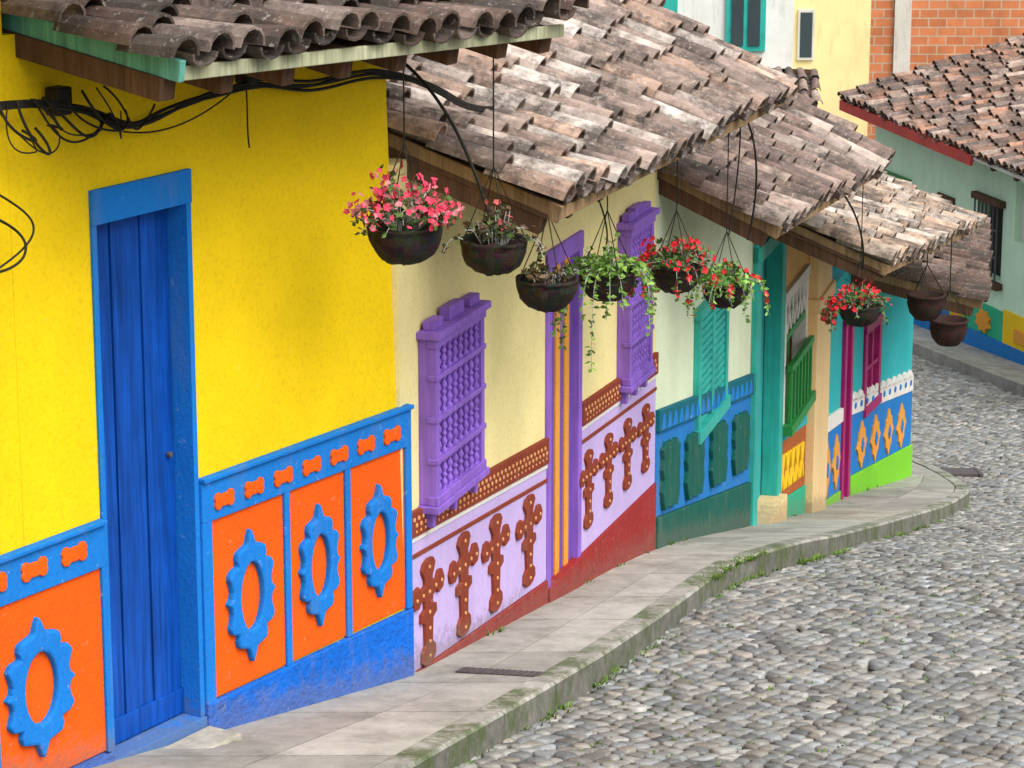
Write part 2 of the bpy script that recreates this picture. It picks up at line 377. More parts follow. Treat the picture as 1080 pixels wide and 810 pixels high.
# ================================================================ HOUSE 2 (cream & purple)
h=empty('cream_purple_house')
top2=roof('roof',h,F2,(.05,.81,2.58),(5.05,.875,2.47),4.2,.36,.56,'light',nraf=9)
mb=MB()
DR=(2.50,3.12,-.30,1.72)
wall(mb,F2,0,4.995,lambda u:zg(F2,u)-.5,lambda u:top2(u,0),[DR],ll=-.13)
mb.build('facade_wall',[CRM],h); body('rear_walls',h,F2,.0,4.99,top2,4.2,CRM)
b1t=lin(0,.89,2.49,.67); b1b=lin(0,.75,2.49,.51)
b2t=lin(3.16,.71,4.96,.63); b2b=lin(3.16,.56,4.96,.48)
l1b=lin(0,.0,2.5,-.23); l2b=lin(3.17,-.28,4.98,-.30)
mb=MB()
for a,b,t,bb,lb in ((.0,2.44,b1t,b1b,l1b),(3.17,4.985,b2t,b2b,l2b)):
    mb.rect(F2,a,b,bb(a),t(a),0,.03,0,bb(b),t(b))
    mb.rect(F2,a,b,bb(a)-.03,bb(a)-.002,0,.02,2,bb(b)-.03,bb(b)-.002)
    mb.rect(F2,a,b,lb(a),bb(a)-.032,0,.012,1,lb(b),bb(b)-.032)
    mb.rect(F2,a,b,zg(F2,a)-.3,lb(a)-.002,0,.025,3,zg(F2,b)-.3,lb(b)-.002)
    x=a+.04
    while x<b-.05:
        zc=(t(x)+bb(x))/2
        shape(mb,F2,ELL,x,zc+.028,.028,.026,.025,.036,4); shape(mb,F2,ELL,x+.035,zc-.01,.028,.026,.025,.036,4); shape(mb,F2,ELL,x+.035,zc-.045,.02,.018,.025,.034,4)
        x+=.07
    mb.rect(F2,a,b,bb(a)-.12,bb(a)-.095,0,.020,0,bb(b)-.12,bb(b)-.095)
for cu,cz,hh in ((.27,.27,.60),(.86,.24,.60),(1.43,.19,.58),(2.06,.14,.56),(3.32,.11,.52),(3.78,.11,.50),(4.24,.10,.49),(4.70,.09,.48)):
    shape(mb,F2,mirror(CROSS),cu,cz,.50 if cu<3 else .42,hh,.0,.03,0)
    for dx,dz in ((0,.84),(0,.38),(-.78,.4),(.78,.4),(-.4,.4),(.4,.4),(0,.0),(0,-.3),(0,-.55),(0,-.82)):
        shape(mb,F2,ELL,cu+dx*(.25 if cu<3 else .21),cz+dz*hh/2,.024,.022,.02,.037,4)
mb.build('painted_wainscot',[BRN,LAV,WHT,RED,TAN],h,bevel=.005)
mb=MB()
a,b,z0,z1=DR
mb.rect(F2,a-.06,a+.02,-.30,z1+.07,-.05,.02,0); mb.rect(F2,b-.02,b+.05,-.42,z1+.07,-.05,.02,0); mb.rect(F2,a-.06,b+.05,z1-.02,z1+.09,-.05,.026,0)
n=6; cc=[1,2,1,2,1,2]
for k in range(n):
    ua=a+.02+(b-a-.04)*k/n; mb.rect(F2,ua+.004,ua+(b-a-.04)/n-.004,z0,z1-.02,-.06,-.015-(.01 if k%2 else 0),cc[k])
mb.rect(F2,a,b,z0,z1,-.2,-.06,2)
mb.rect(F2,a-.05,b+.05,-.75,z0+.02,-.2,.035,3)
mb.build('door',[PUR,GOLD,PURD,RED],h,bevel=.004)
grille('window_grille',h,F2,.20,1.00,.88,1.78,.10,PUR,PUR,rows=4,cols=8)
grille('far_window_grille',h,F2,4.02,4.60,.62,1.66,.09,PUR,PUR,rows=4,cols=7)
# ================================================================ HOUSE 3 (mint)
h=empty('mint_house')
top3=roof('roof',h,F3,(.05,.83,1.56),(3.75,1.04,1.39),4.,.46,.58,'mid',nraf=7)
mb=MB(); wall(mb,F3,0,3.70,lambda u:zg(F3,u)-.5,lambda u:top3(u,0)); mb.build('facade_wall',[MINT],h); body('rear_walls',h,F3,.05,3.70,top3,4.,MINT)
mb=MB()
T=lin(0,.21,3.57,-.38);Bt=lin(0,.05,3.57,-.56);Bl=lin(0,-.56,3.6,-1.30)
mb.rect(F3,.01,3.69,Bt(0),T(0),0,.04,0,Bt(3.69),T(3.69))
mb.rect(F3,.01,3.69,Bl(0),Bt(0)-.002,0,.015,1,Bl(3.69),Bt(3.69)-.002)
mb.rect(F3,.01,3.69,zg(F3,0)-.3,Bl(0)-.002,0,.035,2,zg(F3,3.7)-.3,Bl(3.69)-.002)
x=.12
while x<3.6:
    z=(T(x)+Bt(x))/2; mb.prism(F3,[(x-.07,z-.055),(x+.07,z-.075),(x,z+.05)],.03,.052,1); x+=.2
SH=mirror([(0,1),(.3,.93),(.62,1),(.8,.86),(1,.8),(.92,.5),(1,.2),(.9,-.1),(1,-.45),(.88,-.75),(.75,-1),(.3,-.94),(0,-1)])
for a,b,z0,z1,z2,z3 in ((.07,.74,-.54,-.04,-.66,-.15),(.91,1.65,-.71,-.19,-.84,-.33),(1.86,2.59,-.87,-.37,-1.01,-.49),(2.79,3.55,-1.03,-.53,-1.17,-.66)):
    shape(mb,F3,SH,(a+b)/2,(z0+z1+z2+z3)/4,(b-a)*.86,.50,0,.05,2,shear=-.17)
mb.build('painted_wainscot',[DTE,BLU3,DGR],h,bevel=.008)
mb=MB()
u0,u1,z0,z1=1.42,2.40,-.28,.55
mb.rect(F3,u0-.08,u0,z0-.06,z1+.06,0,.05,0);mb.rect(F3,u1,u1+.08,z0-.06,z1+.06,0,.05,0)
mb.rect(F3,u0-.10,u1+.10,z1,z1+.08,0,.06,0);mb.rect(F3,u0-.10,u1+.10,z0-.10,z0,0,.07,0)
mb.rect(F3,u0,u1,z0,z1,0,.02,1)
mb.rect(F3,(u0+u1)/2-.04,(u0+u1)/2+.04,z0,z1,.02,.045,0)
k=z0+.03
while k<z1-.04:
    mb.rect(F3,u0+.03,u1-.03,k,k+.035,.02,.038,0); k+=.06
mb.build('louvred_shutter',[TEALW,TEALW],h,bevel=.004)
# ================================================================ HOUSE 4 (peach)
h=empty('peach_house')
top4=roof('roof',h,F4,(.05,1.08,.57),(5.62,1.27,-.11),3.8,.40,.42,'orange',nraf=10)
mb=MB(); GW=(1.62,2.86,-1.28,-.12)
wall(mb,F4,0,4.0,lambda u:zg(F4,u)-.5,lambda u:top4(u,0),[(.12,1.34,-1.85,.55),GW])
mb.build('facade_wall',[PCH],h); body('rear_walls',h,F4,.05,3.95,top4,3.8,PCH)
mb=MB()
mb.rect(F4,.02,.22,-2.1,.66,-.1,.05,0);mb.rect(F4,1.26,1.46,-2.2,.52,-.1,.05,0);mb.rect(F4,.02,1.46,.50,.64,-.1,.07,0)
for k in range(6):
    a=.22+.172*k; mb.rect(F4,a+.006,a+.166,-1.85,.50,-.16,-.10,1)
mb.rect(F4,.1,1.36,-2.2,-1.8,-.2,.12,2)
mb.build('door',[TEALW,TEAL,PCHL],h,bevel=.006)
mb=MB(); a,b,z0,z1=GW
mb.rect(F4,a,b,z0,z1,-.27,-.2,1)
for q in ((a-.03,a+.06,z0,z1),(b-.06,b+.03,z0,z1)): mb.rect(F4,*q,-.1,.03,0)
mb.rect(F4,a-.05,b+.05,z1-.04,z1+.05,-.1,.04,0); mb.rect(F4,a-.06,b+.06,z0-.06,z0+.03,-.1,.12,2)
mb.rect(F4,a,b,z0+.50,z0+.56,.05,.10,2)
for k in range(7):
    u=a+.06+(b-a-.12)*k/6; mb.rect(F4,u-.025,u+.025,z0+.03,z0+.5,.06,.09,2)
for k in range(6): mb.beam(F4(a+.05+.2*k,.0,z1-.36),F4(a+.2+.2*k,.0,z1-.05),.02,.03,0); mb.beam(F4(a+.2+.2*k,.005,z1-.36),F4(a+.05+.2*k,.005,z1-.05),.02,.03,0)
mb.rect(F4,a,b,z1-.42,z1-.36,-.04,.02,2)
mb.rect(F4,(a+b)/2-.03,(a+b)/2+.03,z0,z1,-.1,-.04,2)
mb.build('balcony_window',[WHT,DARK,GRW],h,bevel=.004)
mb=MB()
T=lin(1.5,-1.23,3.1,-1.45);Bl=lin(1.5,-1.92,3.1,-2.2)
mb.rect(F4,1.47,3.02,T(1.47)-.16,T(1.47),0,.03,1,T(3.02)-.16,T(3.02))
mb.rect(F4,1.47,3.02,Bl(1.47),T(1.47)-.162,0,.02,0,Bl(3.02),T(3.02)-.162)
mb.rect(F4,1.47,3.02,-2.7,Bl(1.47)-.002,0,.03,2,-2.8,Bl(3.02)-.002)
x=1.6
while x<2.95:
    z=(T(x)+Bl(x))/2-.1
    shape(mb,F4,[(-.5,1),(.0,.35),(.5,1),(.9,.9),(.35,0),(.9,-.9),(.5,-1),(0,-.35),(-.5,-1),(-.9,-.9),(-.35,0),(-.9,.9)],x,z,.26,.34,.01,.04,3,shear=-.15); x+=.28
mb.build('painted_wainscot',[ORB,TEAL,JGR,YE2],h,bevel=.006)
mb=MB(); mb.rect(F4,3.04,3.9,-3.0,top4(3.04,0)-.05,0,.10,0,-3.1,top4(3.9,0)-.05); mb.rect(F4,3.0,3.94,-.55,-.42,0,.13,0)
mb.build('pilaster',[PCHL],h,bevel=.01)
# ================================================================ HOUSE 5/6 (teal)
h=empty('teal_house')
top6=roof('roof',h,F6,(-.1,1.34,-.85),(2.98,.74,-.72),3.6,.2,.34,'dark',nraf=6)
mb=MB(); MW=(.60,1.22,-2.30,-1.44)
wall(mb,F5,0,1.71,lambda u:zg(F5,u)-.5,lambda u:min(-.62,-.6),[(1.2,1.66,-3.0,-1.15)])
wall(mb,F6,0,2.92,lambda u:zg(F6,u)-.5,lambda u:top6(u,0),[MW])
mb.build('facade_wall',[TEAL],h); body('rear_walls',h,F6,.0,2.90,top6,3.6,TEAL)
mb=MB(); mb.hexa([F5(0,-.3,-3.4),F5(1.7,-.3,-3.7),F5(1.7,-3.5,-3.7),F5(0,-3.5,-3.4),F5(0,-.3,-.62),F5(1.7,-.3,-.62),F5(1.7,-3.5,0),F5(0,-3.5,0)]); mb.build('link_wall',[TEAL],h)
mb=MB()
mb.rect(F5,.02,1.16,-1.98,-1.82,0,.04,0,-2.12,-1.98)
mb.rect(F5,.02,1.16,-2.66,-1.982,0,.02,1,-2.84,-2.122)
mb.rect(F5,.02,1.16,-3.4,-2.662,0,.035,2,-3.5,-2.842)
for cu in (.3,.85): shape(mb,F5,DIA,cu,-2.36-.12*cu,.42,.58,.01,.04,3); shape(mb,F5,ELL,cu,-2.36-.12*cu,.10,.16,.03,.05,1)
T=lin(0,-2.03,2.55,-2.39);Bb=lin(0,-2.20,2.55,-2.57);G=lin(0,-2.85,2.7,-3.22)
mb.rect(F6,.02,2.90,Bb(0),T(0),0,.03,0,Bb(2.9),T(2.9))
mb.rect(F6,.02,2.90,G(0),Bb(0)-.002,0,.02,1,G(2.9),Bb(2.9)-.002)
mb.rect(F6,.02,2.93,-3.8,G(0)-.002,0,.04,2,-4.2,G(2.9)-.002)
x=.15
while x<2.8:
    z=T(x)+.0; mb.prism(F6,[(x-.12,z-.02),(x+.12,z-.05),(x+.08,z+.03),(x,z+.07),(x-.08,z+.05)],0,.03,0); shape(mb,F6,ELL,x,z-.08,.08,.07,.02,.04,1); x+=.26
for k in range(4):
    cu=.48+.62*k; shape(mb,F6,DIA,cu,-2.58-.14*cu+.02,.44,.52,.01,.04,3); shape(mb,F6,DIA,cu,-2.58-.14*cu+.02,.13,.17,.03,.05,1)
mb.build('painted_wainscot',[WHT,BLU3,GRN,GOLD],h,bevel=.006)
mb=MB()
mb.rect(F5,1.18,1.30,-3.1,-1.1,-.05,.04,0);mb.rect(F5,1.56,1.68,-3.1,-1.1,-.05,.04,0);mb.rect(F5,1.18,1.68,-1.16,-1.06,-.05,.05,0);mb.rect(F5,1.3,1.56,-3.0,-1.16,-.14,-.08,0)
a,b,z0,z1=MW
mb.rect(F6,a-.05,a+.05,z0,z1,-.05,.03,0);mb.rect(F6,b-.05,b+.05,z0,z1,-.05,.03,0);mb.rect(F6,a-.05,b+.05,z1-.04,z1+.06,-.05,.04,0);mb.rect(F6,a-.05,b+.05,z0-.06,z0+.04,-.05,.05,0)
mb.rect(F6,(a+b)/2-.03,(a+b)/2+.03,z0,z1,-.05,.02,0); mb.rect(F6,a,b,(z0+z1)/2-.02,(z0+z1)/2+.02,-.05,.02,0)
mb.rect(F6,a,b,z0,z1,-.2,-.06,1)
mb.build('window_and_door',[MAG,WHT],h,bevel=.004)
# ================================================================ far green house
h=empty('green_house')
topg=roof('roof',h,FG,(-1.4,.5,-1.42),(9.,.5,-1.7),3.4,.26,.26,'red',fascia=WHT,nraf=14)
mb=MB(); wall(mb,FG,-1.2,9.,lambda u:-5.6,lambda u:topg(u,0),[(2.60,3.40,-3.5,-2.38),(3.78,4.15,-2.80,-1.93)])
mb.build('facade_wall',[WGR],h); body('rear_walls',h,FG,-1.2,9,topg,3.4,WGR)
mb=MB()
mb.rect(FG,-1.42,3.35,-1.62,-1.46,.49,.54,0,-1.75,-1.59)
mb.build('red_fascia',[REDF],h)
mb=MB()
a,b,z0,z1=2.60,3.40,-3.5,-2.38
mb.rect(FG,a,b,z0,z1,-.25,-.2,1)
mb.rect(FG,a-.08,b+.08,z1,z1+.1,0,.1,0);mb.rect(FG,a-.08,b+.08,z0-.1,z0,0,.12,0)
for k in range(7): u=a+.03+(b-a-.06)*k/6; mb.lathe(FG(u,.08,z0),(0,0,1),[(.016,0),(.016,z1-z0)],6,2)
for z in (z0+.35,z0+.75): mb.rect(FG,a,b,z,z+.03,.07,.09,2)
mb.rect(FG,1.24,1.80,-3.05,-2.52,0,.04,0); mb.rect(FG,1.32,1.72,-2.98,-2.6,.03,.05,1)
mb.rect(FG,-.8,.24,-2.90,-2.50,0,.05,3); mb.rect(FG,-.7,-.3,-2.84,-2.56,.04,.06,1); mb.rect(FG,-.24,.16,-2.84,-2.56,.04,.06,1)
mb.rect(FG,3.78,4.15,-2.80,-1.93,-.2,-.1,4)
mb.build('windows',[WDB,DARK,IRON,GRW,WHT],h,bevel=.006)
mb=MB()
mb.rect(FG,-1.2,1.8,-5.2,-4.05,0,.04,0,-5.2,-3.95)
mb.rect(FG,1.8,2.4,-5.2,-3.95,0,.035,2); mb.rect(FG,2.4,3.6,-5.2,-3.9,0,.03,1); mb.rect(FG,3.6,9,-5.2,-3.85,0,.035,3); 
mb.rect(FG,-1.2,9,-5.3,-4.42,.0,.06,0,-5.3,-4.25)
mb.rect(FG,4.0,9,-4.24,-4.05,.03,.06,4)
for cu in (1.0,2.05,3.0,4.6,5.6): shape(mb,FG,[(math.cos(a*math.pi/8)*(1 if a%2 else .72),math.sin(a*math.pi/8)*(1 if a%2 else .72)) for a in range(16)],cu,-4.15,.5,.36,.02,.075,4)
mb.build('painted_wainscot',[BLU3,JGR,GRN,YE2,GOLD],h,bevel=.006)
# ================================================================ background buildings
def brick_mat():
    m,nt,b=nodes('red_brick'); tc=N(nt,'ShaderNodeTexCoord'); sp=N(nt,'ShaderNodeSeparateXYZ'); cb=N(nt,'ShaderNodeCombineXYZ')
    nt.links.new(tc.outputs['Object'],sp.inputs[0]); ad=N(nt,'ShaderNodeMath',operation='ADD'); nt.links.new(sp.outputs[0],ad.inputs[0]); nt.links.new(sp.outputs[1],ad.inputs[1])
    nt.links.new(ad.outputs[0],cb.inputs[0]); nt.links.new(sp.outputs[2],cb.inputs[1])
    t=N(nt,'ShaderNodeTexBrick'); nt.links.new(cb.outputs[0],t.inputs['Vector']); t.inputs['Scale'].default_value=1
    t.inputs['Brick Width'].default_value=.38; t.inputs['Row Height'].default_value=.19; t.inputs['Mortar Size'].default_value=.014
    t.inputs['Color1'].default_value=(.66,.23,.10,1);t.inputs['Color2'].default_value=(.52,.17,.07,1);t.inputs['Mortar'].default_value=(.50,.40,.30,1)
    c=mix(nt,t.outputs['Color'],ramp(nt,noise(nt,coords(nt),2,4),[(.3,.75),(.7,1.1)])); nt.links.new(c,b.inputs['Base Color']); b.inputs['Roughness'].default_value=.9
    return m
BRK=brick_mat()
WAX=frame((0,0),(1,0))
WH2=plaster('weathered_white',(.66,.65,.62),stain=.5,splash=0)
h=empty('brick_building')
mb=MB(); mb.rect(WAX,6.9,20,-6,1.2,-66,-60,0); mb.build('walls',[BRK],h)
mb=MB(); mb.rect(WAX,8.05,8.40,-6,1.0,-60,-59.9,0); mb.rect(WAX,6.8,20.1,1.2,1.4,-66.1,-59.9,0)
for x in (11.5,14.5,17.5): mb.rect(WAX,x,x+1,-.8,.5,-60,-59.94,1)
mb.build('concrete_frame',[WH2,GLS],h)
h=empty('cream_building')
mb=MB(); mb.rect(WAX,5.0,6.55,-6,1.6,-57,-52,0); mb.rect(WAX,4.9,6.65,1.6,1.75,-57.1,-51.9,1)
mb.rect(WAX,5.22,5.52,-1.72,-.80,-52,-51.94,1); mb.rect(WAX,5.26,5.48,-1.67,-.85,-51.95,-51.93,2); mb.rect(WAX,6.0,6.3,-.3,.6,-52,-51.94,2)
mb.build('walls',[plaster('pale_cream_plaster',(.92,.76,.38),stain=.25,splash=0),WH2,GLS],h)
h=empty('white_building')
mb=MB(); mb.rect(WAX,-2.,4.95,-6,2.2,-56,-50,0); mb.rect(WAX,-2.1,5.0,2.2,2.35,-56.1,-49.9,0)
mb.rect(WAX,3.75,4.45,-1.30,-.05,-50,-49.93,1);mb.rect(WAX,3.85,4.06,-1.2,-.15,-49.94,-49.90,2);mb.rect(WAX,4.14,4.35,-1.2,-.15,-49.94,-49.90,2)
mb.rect(WAX,2.2,2.9,-1.30,-.05,-50,-49.93,1);mb.rect(WAX,2.3,2.52,-1.2,-.15,-49.94,-49.90,2)
mb.build('walls',[plaster('white_plaster',(.84,.85,.82),stain=.3,splash=0),TEALW,GLS],h)
FW=frame((-2,49.9),(5.2,49.9))
roof('porch_roof',h,FW,(2.,.9,-1.95),(7.3,.9,-2.1),.1,.45,.45,'mid',nraf=5,back=.1)
# ================================================================ ground, road, pavement
def ground_mat():
    m,nt,b=nodes('packed_earth'); v=coords(nt)
    c=ramp(nt,noise(nt,v,2,5,.7),[(.38,(.065,.06,.05)),(.52,(.10,.092,.075)),(.60,(.05,.085,.025))])
    nt.links.new(c,b.inputs['Base Color']); b.inputs['Roughness'].default_value=.95; bump(nt,b,noise(nt,v,30,2),.5,.02); return m
GM=ground_mat()
mb=MB()
xs=[-900,-300,-100,-40,-20]+[-12+i*1.5 for i in range(24)]+[30,60,120,300,900]
ys=[-200,-100,-50,-20]+[i*.75 for i in range(0,90)]+[75,100,150,300,600,1500]
nx=len(xs); vs=[(x,y,side(y)-.174) for y in ys for x in xs]
fs=[(j*nx+i,j*nx+i+1,(j+1)*nx+i+1,(j+1)*nx+i) for j in range(len(ys)-1) for i in range(nx-1)]
mb.add(vs,fs); mb.build('ground',[GM],smooth=True)
def roadz(x,y):
    return side(y)-.145+.014*math.sin(x*1.9+y*.7)+.010*math.sin(y*1.3-x*.8)
def build_cobbles():
    sx=.108; sy=.092; y0=8.; y1=47.
    rows=int((y1-y0)/sy); cols=int(16/sx); x0=-4.
    J=random.Random(3)
    C={}
    for j in range(rows):
        for i in range(cols):
            C[i,j]=(x0+(i+(.5 if j%2 else 0))*sx+J.uniform(-.46,.46)*sx, y0+j*sy+J.uniform(-.46,.46)*sy)
    vs=[];fs=[];col=[]
    avg=lambda a,b,c:((a[0]+b[0]+c[0])/3,(a[1]+b[1]+c[1])/3)
    for j in range(1,rows-1):
        y=y0+j*sy
        xl=kerbx(y)-.05 if y<32.5 else (4.66-(y-32.5)*1.5 if y<36 else -.6)
        xr=min(.25*y+1.3, 7.05+(37.88-y)*.295 +.1)
        for i in range(1,cols-1):
            cx,cy=C[i,j]
            if cx<xl or cx>xr: continue
            if J.random()<.008: continue
            o=0 if j%2 else -1
            nb=[C[i+1,j],C[i+1+o,j+1],C[i+o,j+1],C[i-1,j],C[i+o,j-1],C[i+1+o,j-1]]
            hx=[avg((cx,cy),nb[k],nb[(k+1)%6]) for k in range(6)]
            mx=sum(p[0] for p in hx)/6; my=sum(p[1] for p in hx)/6
            out=[]
            for k in range(6):
                a=hx[k];b=hx[(k+1)%6]
                out.append((a[0]*.80+b[0]*.20,a[1]*.80+b[1]*.20)); out.append((a[0]*.20+b[0]*.80,a[1]*.20+b[1]*.80))
            base=len(vs); zr=roadz(mx,my); tz=J.uniform(-.007,.007); tx=J.uniform(-.08,.08); ty=J.uniform(-.08,.08)
            g=J.uniform(.84,.95); dm=J.uniform(.2,1.)
            for sc,dz in ((g,-.03),(g*.95,.0),(g*.80,.004+.003*dm)):
                for (px,py) in out:
                    X=mx+(px-mx)*sc; Y=my+(py-my)*sc
                    vs.append((X,Y,zr+tz+dz+(X-mx)*tx+(Y-my)*ty+(side(Y)-side(my))))
            vs.append((mx,my,zr+tz+.005+.005*dm))
            n=12
            for q in range(2):
                for k in range(n): fs.append((base+q*n+k,base+q*n+(k+1)%n,base+(q+1)*n+(k+1)%n,base+(q+1)*n+k))
            for k in range(n): fs.append((base+2*n+k,base+2*n+(k+1)%n,base+3*n))
            t=J.random(); v=J.uniform(.17,.38)
            if J.random()<.16: v*=.6
            if J.random()<.06: v*=1.3
            c=(v,v*.99,v*.95) if t<.55 else ((v*.84,v*.89,v*.93) if t<.88 else (v*1.0,v*.92,v*.82))
            col+= [c]*(3*n)
    me=bpy.data.meshes.new('cobblestone_street'); me.from_pydata(vs,[],fs); me.materials.append(COB)
    me.polygons.foreach_set('use_smooth',[True]*len(fs))
    at=me.color_attributes.new('Col','FLOAT_COLOR','CORNER'); d=[]
    for f,c in zip(fs,col): d+= [c[0],c[1],c[2],1.]*len(f)
    at.data.foreach_set('color',d); me.update()
    ob=bpy.data.objects.new('cobblestone_street',me); bpy.context.collection.objects.link(ob)
build_cobbles()
# pavement
pv=empty('pavement')
mb=MB(); kb=MB(); bs=MB()
def lerp(a,b,t): return a+(b-a)*t
ycuts=[4.]
while ycuts[-1]<32.4: ycuts.append(min(ycuts[-1]+R.uniform(.75,1.1),32.5))
for k,(ya,yb) in enumerate(zip(ycuts,ycuts[1:])):
    for row,(ta,tb) in enumerate(((-.12,.55),(.562,.99))):
        shade=R.uniform(.33,.46); c=(shade,shade*.97,shade*.88)
        nsub=4; g_=.014
        for q in range(nsub):
            y0=lerp(ya+.004,yb-g_,q/nsub); y1=lerp(ya+.004,yb-g_,(q+1)/nsub)
            P=[]
            for y,t in ((y0,ta),(y0,tb),(y1,tb),(y1,ta)):
                wx=wallx(y)-.05; kx=kerbx(y)-.15; P.append((lerp(wx,kx,t) if t>0 else wx-.25,y,side(y)+.002*row))
            z=[Vector(p) for p in P]; dn=Vector((0,0,-.06))
            n0=len(mb.f); mb.hexa([p+dn for p in z]+z,0)
            for ff in range(n0,len(mb.f)): mb.c[ff]=c
    nsub=4; shade=R.uniform(.32,.42); c=(shade,shade*.97,shade*.89)
    for q in range(nsub):
        y0=lerp(ya,yb-.012 if q==nsub-1 else yb,q/nsub); y1=lerp(ya,yb-.010,(q+1)/nsub)
        z=[Vector((kerbx(y)-w,y,side(y)+hh_)) for y,w,hh_ in ((y0,.148,.008),(y0,.018,.006),(y1,.018,.006),(y1,.148,.008))]
        m_=[Vector((kerbx(y)-w,y,side(y)-.012)) for y,w in ((y0,.148),(y0,.002),(y1,.002),(y1,.148))]
        b=[Vector((kerbx(y)-w+.01,y,side(y)-.30)) for y,w in ((y0,.148),(y0,.0),(y1,.0),(y1,.148))]
        n0=len(kb.f); kb.hexa(m_+z,0); kb.hexa(b+m_,0)
        for ff in range(n0,len(kb.f)): kb.c[ff]=c if ff<n0+6 else tuple(x*.50 for x in c)
mb.build('paving_slabs',[CONC],pv); kb.build('kerb_stones',[MOSS],pv)
ys=[4+i*.5 for i in range(57)]+[32.4]
vs=[];
for y in ys: vs+= [(wallx(y)-.3,y,side(y)-.03),(kerbx(y)-.1,y,side(y)-.03)]
bs.add(vs,[(2*i,2*i+1,2*i+3,2*i+2) for i in range(len(ys)-1)]); bs.c=[(.10,.10,.075)]*len(bs.f); bs.build('mortar_bed',[MOSS],pv)
mb=MB(); y=32.5; a=Vector((4.66,32.5,side(32.5)+.01)); b=Vector((1.5,32.9,side(32.9)+.01))
mb.hexa([Vector((p.x,p.y,p.z-.35)) for p in (a,Vector((4.1,32.85,a.z)),b,Vector((1.5,30.9,a.z)))]+[a,Vector((4.1,32.85,a.z)),b,Vector((1.5,31.0,a.z))]); mb.c=[(.36,.35,.32)]*6; mb.build('end_slab',[CONC],pv)
pv=empty('far_pavement'); mb=MB()
u=-3.
while u<9:
    sh=R.uniform(.36,.46)
    for o0,o1,dz in ((-.1,.62,0),(.63,.80,.01)):
        if o0>.6: sh*=.85
        P=[FG(u,o0,0),FG(u+.97,o0,0),FG(u+.97,o1,0),FG(u,o1,0)]
        P=[Vector((p.x,p.y,side(p.y)+dz+.02)) for p in P]; n0=len(mb.f)
        mb.hexa([p+Vector((0,0,-.3)) for p in P]+P)
        for ff in range(n0,len(mb.f)): mb.c[ff]=(sh,sh*.98,sh*.92)
    u+=.98
mb.build('paving_slabs',[CONC],pv)
mb=MB(); P=[]
for (x,y) in ((-.30,14.24),(.14,14.10),(.18,14.22),(-.26,14.36)): P.append(Vector((x,y,side(y)+.004)))
mb.hexa(P+[p+Vector((0,0,.006)) for p in P],0)
for k in range(1,14):
    t=k/14; a=P[0].lerp(P[1],t)+Vector((0,0,.008)); b=P[3].lerp(P[2],t)+Vector((0,0,.008)); mb.beam(a.lerp(b,.1),a.lerp(b,.9),.008,.004,0)
mb.build('manhole_cover',[IRON])
mb=MB()
for k in range(8):
    y=31.75+k*.06; mb.beam((5.08,y,side(y)-.115),(5.42,y,side(y)-.115),.03,.03,0)
mb.beam((5.06,31.7,side(31.7)-.115),(5.06,32.22,side(32.22)-.115),.04,.04,0);mb.beam((5.44,31.7,side(31.7)-.115),(5.44,32.22,side(32.22)-.115),.04,.04,0)
mb.build('drain_grate',[IRON])
mb=MB()
def tuft(x,y,z,n,hh,sp):
    for _ in range(n):
        a=R.uniform(0,6.28); r=R.uniform(0,sp); b=Vector((x+math.cos(a)*r,y+math.sin(a)*r,z)); l=R.uniform(.4,1)*hh
        d=Vector((math.cos(a)*.5,math.sin(a)*.5,1)).normalized()*l; w=Vector((-math.sin(a),math.cos(a),0))*.007
        g=R.uniform(.5,1.1); mb.add([b-w,b+w,b+d*.6+w*.6,b+d+Vector((math.cos(a),math.sin(a),-.3))*l*.2],[(0,1,2,3)],0,(.12*g,.22*g,.025*g))
for _ in range(110):
    y=R.triangular(12,30,17); tuft(kerbx(y)+R.uniform(0,.05),y,side(y)-.15,R.randint(6,18),.045,.06)
for _ in range(260):
    y=R.triangular(12.2,22,13); x=kerbx(y)+R.uniform(.2,2.4); tuft(x,y,roadz(x,y)-.005,6,.022,.05)
for _ in range(30): 
    y=R.uniform(17.3,18.8); tuft(kerbx(y)-R.uniform(-.02,.05),y,side(y)-.01,16,.035,.06)
for _ in range(14):
    y=R.uniform(14.5,30); tuft(wallx(y)+R.uniform(.03,.06),y,side(y),8,.035,.04)
mb.build('weeds',[LEAF],recalc=False)
# ================================================================ hanging baskets
def leaf(mb,p,d,L,W,col,mi=0):
    d=Vector(d).normalized(); s=d.cross(Vector((R.uniform(-1,1),R.uniform(-1,1),R.uniform(-.3,1)))).normalized(); up=s.cross(d)
    mb.add([p,p+d*L*.45+s*W+up*W*.2,p+d*L,p+d*L*.45-s*W+up*W*.2],[(0,1,2,3)],mi,col)
def flower(mb,p,r,col):
    ax=Vector((R.uniform(-1,1),R.uniform(-1,.2),R.uniform(-.2,1))).normalized(); t=ax.orthogonal().normalized(); b=ax.cross(t); a0=R.uniform(0,6)
    for k in range(5):
        a=a0+k*1.2566; d=(t*math.cos(a)+b*math.sin(a)); s=ax.cross(d); g=R.uniform(.8,1.15)
        mb.add([p,p+d*r*.6+s*r*.42+ax*r*.2,p+d*r+ax*r*.1,p+d*r*.6-s*r*.42+ax*r*.2],[(0,1,2,3)],1,tuple(min(1,c*g) for c in col))
